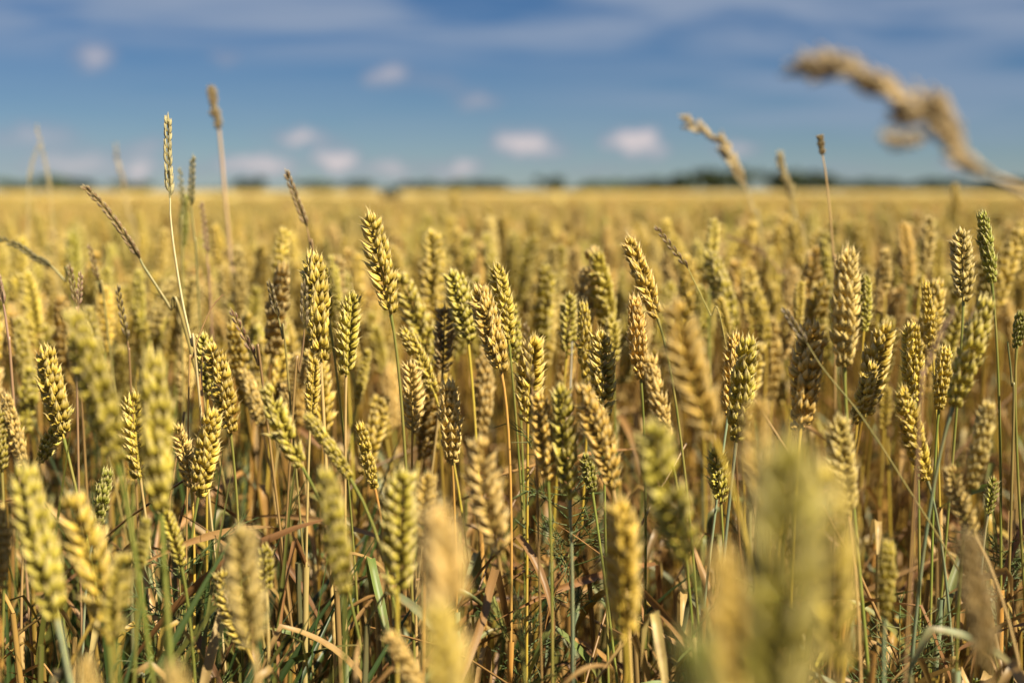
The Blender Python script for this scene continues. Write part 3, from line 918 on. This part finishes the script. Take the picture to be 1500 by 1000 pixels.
# ------------------------------------------------------------------ weed grasses
M_GRASS = M_STEM
def grass_head(kind, pts, seed, size=1.0):
    """pts run from tip to foot"""
    r = np.random.default_rng(seed)
    mb = MB()
    P = np.array(pts)
    n = 40
    S = spline(P[::-1], n)                         # foot to tip
    Lh = np.sum(np.linalg.norm(np.diff(S, axis=0), axis=1))
    tube(mb, S, np.linspace(.0007, .0003, n) * size, 5, 0, .4, .1, .4)
    if kind == 'spike':                            # flat two-rowed spike, spikelets pressed to the axis
        m = max(10, int(Lh / .0033))
        for i in range(m):
            u = (i + .5) / m
            j = min(n - 2, int(u * (n - 1)))
            d = S[j + 1] - S[j]; d /= np.linalg.norm(d)
            side = np.cross(d, np.array([0, 1, 0])); side /= np.linalg.norm(side)
            sgn = 1 if i % 2 else -1
            for k in range(3):
                dd = d + side * sgn * (.10 + .09 * k) + np.array([0, 1, 0]) * r.normal(0, .10)
                husk(mb, S[j] + side * sgn * .0005, dd, side * sgn + np.array([0, .3 * (k - 1), 0]), .0098 * size * (1 - .35 * u), .0022 * size, .0018 * size, float(r.uniform(.1, .9)), 1)
        d = S[-1] - S[-3]; d /= np.linalg.norm(d)
        husk(mb, S[-4], d, np.array([0, 1.0, 0.05]), .0095 * size, .0018 * size, .0015 * size, .5, 1)
    elif kind == 'foxtail':                        # dense soft cylinder
        for i in range(520):
            u = r.uniform(0, 1) ** .7
            if size > 1 and .12 < u < .30 and r.random() < .8: continue
            j = min(n - 2, int(u * (n - 1)))
            d = S[j + 1] - S[j]; d /= np.linalg.norm(d)
            q = r.normal(0, 1, 3); q -= d * q.dot(d); q /= np.linalg.norm(q)
            husk(mb, S[j] + q * .0012, d + q * r.uniform(.4, .9), q, r.uniform(.004, .007) * size * (1 + .35 * math.sin(u * 17)), .0015 * size, .0012 * size, float(r.uniform(0, 1)), 2)
    else:                                          # loose panicle with side branches
        m = int((44 if kind == 'reed' else 22) * max(1, Lh / .10))
        for i in range(m):
            u = i / m * .93; j = min(n - 2, int(u * (n - 1)))
            d = S[j + 1] - S[j]; d /= np.linalg.norm(d)
            q = r.normal(0, 1, 3); q -= d * q.dot(d); q /= np.linalg.norm(q)
            bl = (.015 if kind == 'reed' else .016) * size * (1.1 - .6 * u) * r.uniform(.5, 1.1)
            end = S[j] + d * bl * .95 + q * bl * (.30 if kind == 'reed' else .32)
            tube(mb, [S[j], (S[j] + end) / 2 + q * bl * .05, end], [.0004, .0003, .0002], 4, 0, .4, .1, .3)
            for k in range(18 if kind == 'reed' else 14):
                t_ = r.uniform(.15, 1)
                p = S[j] * (1 - t_) + end * t_
                w = r.normal(0, 1, 3)
                husk(mb, p, d * 1.5 + q * .5 + w * .30, w, r.uniform(.004, .0075) * size, .0020 * size, .0017 * size, float(r.uniform(0, 1)), 2)
    return mb

def grass(kind, head, stem, d, head_col, stem_col, label, thick=.0010, size=1.0, seed=0, group='weed grasses standing in the wheat', d2=None, foot=None, branches=()):
    H = [np.array(at(x, y, d)) for x, y in head]
    dS = d if d2 is None else d2
    Sm = [np.array(at(x, y, d + (dS - d) * (i + 1) / len(stem))) for i, (x, y) in enumerate(stem)]
    last = Sm[-1] if Sm else H[-1]
    prev = (Sm[-2] if len(Sm) > 1 else H[-1]) if Sm else H[-2]
    dv = last - prev; dv = dv / (abs(dv[2]) + 1e-6)
    if foot is None:
        gx = last[0] + dv[0] * min(.25, last[2] * .4); gy = last[1] + dv[1] * .1 + .02
        foot_p = np.array([gx, gy, 0.0])
    else:
        foot_p = np.array([foot[0], foot[1], 0.0])
    w = root('grass_stalk', foot_p)
    tag(w, label, 'grass', group)
    mid = last * .5 + foot_p * .5 + np.array([dv[0] * .03, 0, 0])
    pts = spline([H[-1]] + Sm + [mid, foot_p], 50) - foot_p
    mb = MB(); tube(mb, pts, np.linspace(thick * .75, thick * 1.3, 50), 6)
    obj('stem', mb.mesh('stem', [M_STEM]), w, stem_col)
    if head and kind != 'none':
        mb = grass_head(kind, [h - foot_p for h in H], seed, size)
        for br in branches:
            bp = [np.array(at(x, y, d)) - foot_p for x, y in br]
            mb.merge(grass_head(kind, bp, seed + 7, size * .45))
        obj('flower_head', mb.mesh('flower_head', [M_EAR]), w, head_col)
    # one narrow dry blade low on the stalk
    k = 36
    lf = obj('leaf', LEAVES[4 + seed % 3], w, jitter(LEAF_COL[seed % 3]))
    lf.location = pts[k]; lf.rotation_euler = (0, 0, seed * 1.7); lf.scale = (.6, .6, .7)
    return w

PALE, BRN, DRK, GRN, PNK = (.56, .46, .24), (.22, .13, .06), (.075, .05, .025), (.22, .21, .07), (.34, .20, .14)
grass('spike', [(246, 177), (246, 230), (249, 290)], [(250, 320), (256, 372), (268, 445), (281, 505), (290, 560)], 1.10, (.50, .44, .22), (.66, .58, .32), 'sharp pale grass spike rising on a thin white stem high above the wheat', .0009, 1.15, 1)
grass('foxtail', [(309, 128), (314, 160), (319, 176), (321, 190)], [(325, 232), (333, 325), (343, 420), (356, 485)], 1.75, (.34, .24, .13), (.52, .35, .20), 'tall blurred grass with a brown tuft and a thick pinkish stem', .0022, 1.25, 2)
grass('spike', [(53, 184), (62, 220), (70, 256), (74, 284)], [(78, 330), (84, 400)], 2.0, PALE, PALE, 'taller one of the two pale blurred grasses by the far left bush', .0008, .8, 3)
grass('spike', [(56, 214), (47, 240), (42, 268)], [(41, 330), (44, 400)], 2.0, PALE, PALE, 'shorter curved one of the two pale blurred grasses by the far left bush', .0008, .75, 4)
grass('panicle', [(167, 208), (176, 250), (184, 286)], [(190, 320), (200, 360)], 2.3, (.55, .42, .22), (.50, .38, .18), 'very blurred pale grass between the dark slanting spike and the pale pair', .0016, .8, 5)
grass('spike', [(127, 276), (155, 306), (182, 343), (205, 379)], [(211, 391), (228, 417), (250, 452), (276, 500)], 1.20, BRN, GRN, 'dark brown grass spike slanting down to a pale joint, below the horizon', .0013, 1.1, 6)
grass('spike', [(264, 251), (266, 278), (268, 302)], [(268, 330), (266, 380)], 1.42, GRN, GRN, 'thin short dark grass spike right beside the pale sharp one', .0011, .8, 7)
grass('spike', [(282, 236), (281, 268), (280, 302)], [(285, 350), (290, 420)], 1.38, (.15, .14, .05), GRN, 'dark green grass spike crossing the horizon right of the pale sharp one', .0011, 1.1, 8)
grass('spike', [(295, 300), (300, 336), (303, 372)], [(306, 410), (308, 440)], 1.45, PNK, PNK, 'pinkish brown blurred grass spike just below the horizon', .0011, .9, 9)
grass('spike', [(421, 257), (436, 296), (450, 334)], [(455, 365), (462, 420)], 1.28, BRN, BRN, 'brown grass spike leaning into the horizon left of the tall bristled ear', .0011, 1.15, 10)
grass('spike', [(-4, 348), (30, 362), (52, 377), (76, 390)], [(95, 412), (112, 450)], 1.32, (.14, .13, .06), GRN, 'dark grass spike arching in from the left picture edge', .0011, 1.1, 11)
grass('spike', [(118, 404), (117, 425), (115, 448)], [(114, 470), (112, 520)], 1.14, PNK, PNK, 'small pinkish grass spike just above the big slanting blurred ear', .0009, .7, 12)
grass('spike', [(103, 394), (107, 420), (113, 450)], [(114, 480), (116, 520)], 1.22, BRN, BRN, 'thin dark grass spike left beside the small pinkish one', .0010, .9, 13)
grass('spike', [(-3, 408), (1, 428), (5, 446)], [(9, 470), (15, 520), (18, 560)], 1.06, PNK, PNK, 'purplish grass spike at the left picture edge', .0010, 1.0, 14)
grass('spike', [(132, 364), (138, 388), (143, 412)], [(148, 430), (156, 470)], 1.34, BRN, GRN, 'short brown grass spike above the big slanting blurred ear', .0010, .9, 15)
grass('spike', [(173, 424), (179, 460), (187, 500)], [(190, 530), (192, 570)], 1.20, DRK, BRN, 'dark thin grass spike between the two big blurred front ears', .0010, .9, 16)
grass('spike', [(396, 419), (401, 442), (408, 466)], [(414, 495), (421, 540)], 1.15, DRK, GRN, 'black grass spike on a fine stem left of the long ear', .0009, .9, 17)
grass('spike', [(446, 423), (446, 452), (446, 482)], [(444, 506), (438, 545), (430, 590)], 1.05, DRK, BRN, 'blackish herringbone grass spike against the long golden ear', .0008, 1.0, 18)
grass('spike', [(342, 460), (356, 488), (373, 521)], [(378, 535), (386, 570)], 1.08, (.20, .09, .06), BRN, 'reddish brown grass spike above the brown-tipped ear', .0010, .9, 19)
grass('none', [(327, 431)], [(312, 448), (298, 476), (283, 522), (276, 600)], 1.10, BRN, (.42, .24, .10), 'thin bare reddish stalk curving over the slender sharp ear', .0006, 1, 20)
grass('spike', [(963, 335), (984, 362), (1008, 393)], [(1016, 410), (1040, 460), (1066, 520)], 1.16, (.16, .08, .04), (.40, .36, .10), 'floating brown grass spike on a hair-thin stem right of the leaning bristled ear', .0005, .75, 21)
grass('panicle', [(999, 177), (1030, 192), (1058, 214), (1076, 240), (1094, 276)], [(1104, 310), (1115, 360)], 1.95, (.58, .44, .24), PALE, 'nodding pale blurred grass head in front of the tallest horizon tree', .0014, 1.7, 22)
grass('panicle', [(1140, 226), (1149, 258), (1160, 298)], [(1170, 330), (1180, 380)], 1.9, (.56, .44, .20), PALE, 'small upright pale grass head left of the thin knobbed grass', .0014, 1.1, 23)
grass('foxtail', [(1201, 200), (1203, 213), (1205, 228)], [(1210, 258), (1217, 325), (1221, 380), (1224, 440)], 1.34, (.36, .25, .12), (.56, .36, .16), 'thin tan grass with a small knob crossing the horizon', .0009, .55, 24)
grass('reed', [(1174, 103), (1206, 103), (1246, 106), (1286, 124), (1322, 150), (1352, 166), (1378, 172), (1394, 200), (1424, 232), (1460, 262)], [(1500, 282), (1560, 330), (1620, 430)], .52, (.58, .42, .24), (.40, .27, .13), 'big blurred brown reed plume bending in from the side against the sky', .0016, 1.1, 25, branches=[[(1304, 204), (1334, 204), (1370, 192)]])
grass('panicle', [(1062, 345), (1096, 358), (1128, 378)], [(1142, 400), (1160, 450)], 1.75, (.34, .18, .09), (.40, .24, .12), 'reddish brown blurred grass head lying over the soft ears', .0013, .6, 26)
grass('spike', [(1151, 457), (1166, 480), (1182, 503)], [(1208, 543), (1262, 610), (1330, 715), (1402, 832), (1450, 930)], .96, (.10, .07, .05), (.24, .22, .07), 'long greenish stalk crossing diagonally below a dark twig-like spike', .0006, .8, 27)
grass('spike', [(771, 478), (774, 520), (779, 566)], [(782, 610), (786, 680)], .96, (.17, .10, .04), BRN, 'dark brown grass spike across the face of a pale ear', .0008, .7, 28)
grass('none', [(838, 500)], [(836, 560), (834, 620), (836, 700)], .95, PALE, (.42, .40, .32), 'thin greyish bare stalk in front of the three close ears', .0008, 1, 29)
grass('panicle', [(1398, 448), (1378, 490), (1356, 536)], [(1350, 570), (1346, 640)], .80, (.36, .20, .15), PNK, 'purplish blurred grass head left of the leaning flat-husked ear', .0008, .4, 30)
grass('none', [(1476, 500)], [(1482, 560), (1484, 640)], 1.10, BRN, (.10, .12, .04), 'thin dark stalk beside the right picture edge', .0011, 1, 31)

# feathery weeds low between the stems
def feather_weed(px, py, d, h, seed, label):
    r = np.random.default_rng(seed)
    p = at(px, py, d); z0 = max(.12, p.z - h)
    w = root('feathery_weed', (p.x, p.y, 0)); tag(w, label, 'weed', 'feathery green weeds between the stems')
    mb = MB()
    tube(mb, spline([(0, 0, 0), (.008, .004, p.z * .5), (0, 0, p.z)], 20), np.linspace(.0014, .0005, 20), 6)
    obj('stem', mb.mesh('stem', [M_STEM]), w, (.13, .18, .05))
    mb = MB()
    for i in range(46):
        z = r.uniform(z0, p.z); a = r.uniform(0, 6.28); L = r.uniform(.02, .05)
        q = np.array([math.cos(a), math.sin(a), r.uniform(.2, .8)]); o = np.array([0, 0, z])
        c = [o, o + q * L * .5, o + q * L + np.array([0, 0, .004])]
        tube(mb, spline(c, 6), np.linspace(.0006, .0003, 6), 4, 0, .5, 0, .3)
        for k in range(7):
            t_ = r.uniform(.3, 1); b = o + q * L * t_; e = q + r.normal(0, .8, 3); e /= np.linalg.norm(e)
            tube(mb, [b, b + e * L * .16, b + e * L * .3], [.0005, .0004, .0002], 4, 0, .5, 0, .3)
    obj('foliage', mb.mesh('foliage', [M_LEAF]), w, (.075, .125, .03))
feather_weed(832, 672, 1.12, .13, 1, 'feathery green weed around the bluish stems under the three close ears')
feather_weed(770, 900, 1.15, .10, 2, 'feathery green weed low beside the upright blurred golden front ear')
feather_weed(1318, 915, 1.05, .10, 3, 'feathery green weed at the foot of the low lone ear')
feather_weed(1470, 800, 1.15, .10, 4, 'feathery green weed near the long blurred brown ear')
feather_weed(262, 830, 1.05, .12, 5, 'feathery green weed under the small yellow ear')

# ------------------------------------------------------------------ the rest of the crop, which nobody could count
def plant_buf(seed, lod, h=.80, leaves=2):
    r = np.random.default_rng(seed)
    mb = MB()
    em, tip = build_ear(seed, nodes=int(r.integers(17, 21)), bend=r.uniform(0, .35), lod=lod, fat=1.08)
    a = r.uniform(.0, .35)
    E = np.eye(4)
    c, s = math.cos(a), math.sin(a)
    E[:3, :3] = np.array([[c, 0, s], [0, 1, 0], [-s, 0, c]])
    E[:3, 3] = (.03 * math.sin(a) * 3, 0, h - .085)
    mb.merge(em, E)
    b = E[:3, 3]; ax = E[:3, 2]
    path = bezier(b, b - ax * .1, np.array([.005, .0, .3]), np.zeros(3), 12)
    tube(mb, path, np.linspace(.0013, .0021, 12), 5 if lod else 7, 1, .5)
    i0 = 5 + int(r.integers(0, 3))
    tube(mb, path[i0:], np.full(12 - i0, .0027), 5, 1, .5, .3, 1)
    for k in range(leaves):
        sp = LEAF_SPECS[r.integers(len(LEAF_SPECS))]
        lm = build_leaf(int(r.integers(9999)), *sp, n=10, mat=2)
        z = r.uniform(0, 6.28); L = np.eye(4); L[:2, :2] = [[math.cos(z), -math.sin(z)], [math.sin(z), math.cos(z)]]
        L[:3, 3] = path[min(10, i0 + (k * 3) // 2)]
        mb.merge(lm, L)
    return mb

def proto(name, mb, mats):
    return bpy.data.objects.new(name, mb.mesh(name, mats))

def scatter_object(name, label, cat, pts, protos):
    """pts: x, y, z, rx, ry, rz, scale, index, tint rgb"""
    P = np.array(pts, dtype=np.float32)
    me = bpy.data.meshes.new(name)
    me.from_pydata(P[:, :3].tolist(), [], [])
    def fa(nm, typ, field, data):
        a = me.attributes.new(nm, typ, 'POINT'); a.data.foreach_set(field, np.ascontiguousarray(data).ravel())
    fa('rot', 'FLOAT_VECTOR', 'vector', P[:, 3:6]); fa('scl', 'FLOAT', 'value', P[:, 6])
    fa('idx', 'INT', 'value', P[:, 7].astype(np.int32))
    fa('tint', 'FLOAT_COLOR', 'color', np.c_[P[:, 8:11], np.ones(len(P), np.float32)].astype(np.float32))
    o = obj(name, me); tag(o, label, cat, None, 'stuff')
    ng = bpy.data.node_groups.new(name, 'GeometryNodeTree')
    ng.interface.new_socket('Geometry', in_out='INPUT', socket_type='NodeSocketGeometry')
    ng.interface.new_socket('Geometry', in_out='OUTPUT', socket_type='NodeSocketGeometry')
    N, Lk = ng.nodes, ng.links
    gi, go = N.new('NodeGroupInput'), N.new('NodeGroupOutput')
    iop = N.new('GeometryNodeInstanceOnPoints'); jn = N.new('GeometryNodeJoinGeometry')
    for p in reversed(protos):            # a join lists its inputs last link first
        oi = N.new('GeometryNodeObjectInfo'); oi.inputs['Object'].default_value = p; oi.inputs['As Instance'].default_value = True
        Lk.new(oi.outputs['Geometry'], jn.inputs[0])
    def na(nm, typ):
        n = N.new('GeometryNodeInputNamedAttribute'); n.data_type = typ; n.inputs['Name'].default_value = nm
        return n.outputs[0]
    Lk.new(gi.outputs[0], iop.inputs['Points']); Lk.new(jn.outputs[0], iop.inputs['Instance'])
    iop.inputs['Pick Instance'].default_value = True
    Lk.new(na('idx', 'INT'), iop.inputs['Instance Index'])
    e2r = N.new('FunctionNodeEulerToRotation')
    Lk.new(na('rot', 'FLOAT_VECTOR'), e2r.inputs[0]); Lk.new(e2r.outputs[0], iop.inputs['Rotation'])
    Lk.new(na('scl', 'FLOAT'), iop.inputs['Scale'])
    Lk.new(iop.outputs[0], go.inputs[0])
    md = o.modifiers.new('scatter', 'NODES'); md.node_group = ng
    return o

def crop():
    r = np.random.default_rng(77)
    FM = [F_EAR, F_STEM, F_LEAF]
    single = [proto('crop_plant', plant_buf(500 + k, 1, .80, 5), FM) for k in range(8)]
    clumps = []
    for k in range(4):
        mb = MB()
        kinds = [plant_buf(600 + k * 10 + j, 2, .80, 2) for j in range(6)]
        for i in range(56):
            z = r.uniform(0, 6.28); s = float(np.clip(r.normal(.985, .03), .88, 1.045))
            E = np.eye(4); E[:2, :2] = np.array([[math.cos(z), -math.sin(z)], [math.sin(z), math.cos(z)]])
            E[:3, :3] *= s; E[:3, 3] = (r.uniform(-.27, .27), r.uniform(-.27, .27), 0)
            mb.merge(kinds[r.integers(6)], E, r.normal(0, .15))
        clumps.append(proto('crop_clump', mb, FM))
    cols = np.array([EAR_COL[c] for c in 'GGGGYYPO'])
    pts = []
    def tint():
        c = cols[r.integers(len(cols))] * np.array([.90, .86, .86]) * r.normal(1, .12)
        return [float(x) for x in np.clip(c, .02, .8)]
    half = 750 / FOC
    # single plants close by, also to the sides and behind the camera; the view in front is left to the plants above
    n = 0
    for _ in range(15500):
        x, y = r.uniform(-4.2, 4.2), r.uniform(-2.2, 6.5)
        if abs(x) > .9 + max(0, y) * .50: continue
        d = y
        inview = y > 0 and abs(x) < half * y + .07
        if -.34 < x < .24 and -.45 < y <= 0.10: continue
        if inview:
            if d < 1.22: continue
            if d < 2.2 and r.random() > .40 + .60 * (d - 1.22) / .7: continue
        if not inview and 0 < y < 1.3 and -half * y - .24 < x < half * y + .15: continue
        below = max(.03, r.normal(.118, .034) + (.018 if x / max(.5, y) < -.16 else 0) - (.022 if x / max(.5, y) > .12 else 0))
        h = CAM_Z - below
        if y < .2: h = min(h, .86)
        pts.append([x, y, 0, r.normal(0, .06), r.normal(0, .06), r.uniform(0, 6.28), h / .80, r.integers(0, 8)] + tint())
        n += 1
    # further out in tufts
    y = 6.4
    while y < 120:
        step = .5 * max(1, (y / 14)) ** .9
        x = -(half * y + 1.2)
        while x < half * y + 1.2:
            s = r.normal(1.0, .012) + .010 * math.sin(x * .35 + y * .21) + .008 * math.sin(y * .45)
            tn = np.array(tint()) * (1 + .14 * math.sin(x * .5 + 1.3 * math.sin(y * .3)))
            pts.append([x + r.normal(0, .12), y + r.normal(0, .12), -.045 - (.02 if x / y < -.16 else 0) + (.022 + .03 * r.random() ** 3 if x / y > .13 and y < 40 else 0), r.normal(0, .03), r.normal(0, .03), r.uniform(0, 6.28), s, 8 + r.integers(0, 4)] + [float(q) for q in tn])
            x += step * (.95 if y < 14 else .8)
        y += step * (.9 if y < 14 else 1.2)
    scatter_object('wheat_crop', 'the rest of the dense golden wheat crop reaching to the horizon', 'wheat', pts, single + clumps)
    print('crop', n, len(pts))
crop()

def blade_material():
    m, t, out, p = new_mat('green_blade')
    base = plant_colour(t, True)
    ang = t.attr('ang').outputs['Fac']
    st = t.math('SINE', t.math('MULTIPLY', ang, 42.0))
    col = t.mix(t.ramp(st, .1, 1, 0, .2), base, (0.09, 0.13, 0.04, 1))
    t.put(p.inputs['Base Color'], col)
    p.inputs['Roughness'].default_value = .42
    finish(t, out, p, col, .25)
    return m
G_LEAF = blade_material()

def dry_litter():
    """dry leaves and broken straw tangled low between the stems, and green blades under them"""
    r = np.random.default_rng(5)
    FM = [F_LEAF]
    pr = []
    for k in range(8):
        sp = LEAF_SPECS[k]
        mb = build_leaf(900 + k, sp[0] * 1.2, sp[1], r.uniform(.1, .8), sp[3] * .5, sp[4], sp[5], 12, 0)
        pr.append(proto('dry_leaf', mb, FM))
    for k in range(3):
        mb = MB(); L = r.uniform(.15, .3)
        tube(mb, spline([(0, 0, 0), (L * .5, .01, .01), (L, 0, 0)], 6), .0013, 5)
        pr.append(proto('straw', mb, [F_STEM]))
    pts = []
    half = 750 / FOC
    lc = [(.48, .29, .10), (.36, .19, .07), (.24, .12, .045), (.52, .34, .13)]
    for _ in range(2000):
        y = .75 + 3.2 * r.random() ** 1.4; x = r.uniform(-1, 1) * (half * y + .25)
        z = r.uniform(.06, .60) if y > 1.0 else r.uniform(.05, .42)
        k = int(r.integers(0, 11))
        c = np.array(lc[r.integers(4)]) * r.normal(1, .12)
        rx = r.normal(0, .35); ry = r.normal(-.5, .5) if k >= 8 else r.normal(0, .3)
        pts.append([x, y, z, rx, ry, r.uniform(0, 6.28), r.uniform(.6, 1.1), k] + list(np.clip(c, .02, .8)))
    for k in range(6):
        mb = MB(); L = r.uniform(.50, .66); b = r.normal(0, .02)
        ax = spline([(0, 0, 0), (b, .006, L * .5), (b * 2.2, r.normal(0, .02), L)], 10)
        tube(mb, ax, np.linspace(.0030, .0021, 10), 7, 0, .5, 1, .3)
        lm = build_leaf(980 + k, r.uniform(.10, .18), .0065, r.uniform(.2, .6), r.uniform(.3, 1.4), r.choice((0, .3, .5)), r.normal(0, 2), 12, 1)
        E = np.eye(4); E[:3, 3] = ax[-1] if k % 2 else ax[7]
        mb.merge(lm, E)
        pr.append(proto('stalk', mb, [F_STEM, F_LEAF]))
    sc_ = [(.80, .60, .22), (.85, .62, .24), (.75, .58, .10), (.28, .36, .08), (.32, .42, .22), (.80, .50, .14)]
    for _ in range(1500):
        y = .86 + 1.3 * r.random() ** 1.2; x = r.uniform(-1, 1) * (half * y + .2)
        c = np.array(sc_[r.integers(6)]) * r.normal(.85, .2)
        pts.append([x, y, 0, r.normal(0, .05), r.normal(0, .05), r.uniform(0, 6.28), r.uniform(.75, 1.02), 11 + int(r.integers(0, 6))] + list(np.clip(c, .02, .8)))
    scatter_object('dry_leaf_litter', 'tangle of dry brown leaves and broken straw low between the stems', 'straw', pts, pr)
    # green blades
    gp = []
    for k in range(6):
        gp.append(proto('blade', build_leaf(950 + k, r.uniform(.28, .42), r.uniform(.0035, .0065), r.uniform(.02, .18), r.uniform(.2, .9), 0, r.normal(0, 1.5), 14, 0), [G_LEAF]))
    pts = []
    for _ in range(6500):
        y = .62 + 2.4 * r.random() ** 1.3; u = r.uniform(-1, 1)
        if r.random() > (.95 if u < -.30 else .42): continue
        x = u * (half * y + .2)
        c = np.array([(.035, .065, .014), (.05, .08, .018), (.06, .085, .04), (.10, .10, .02)][r.integers(4)]) * r.normal(1, .15)
        pts.append([x, y, 0, r.normal(0, .12), r.normal(0, .12), r.uniform(0, 6.28), r.uniform(1.2, 2.0) if u < -.25 else r.uniform(.8, 1.5), r.integers(0, 6)] + list(np.clip(c, .01, .8)))
    scatter_object('grass', 'long green grass blades growing under the wheat, thickest in the lower left corner', 'grass', pts, gp)
dry_litter()
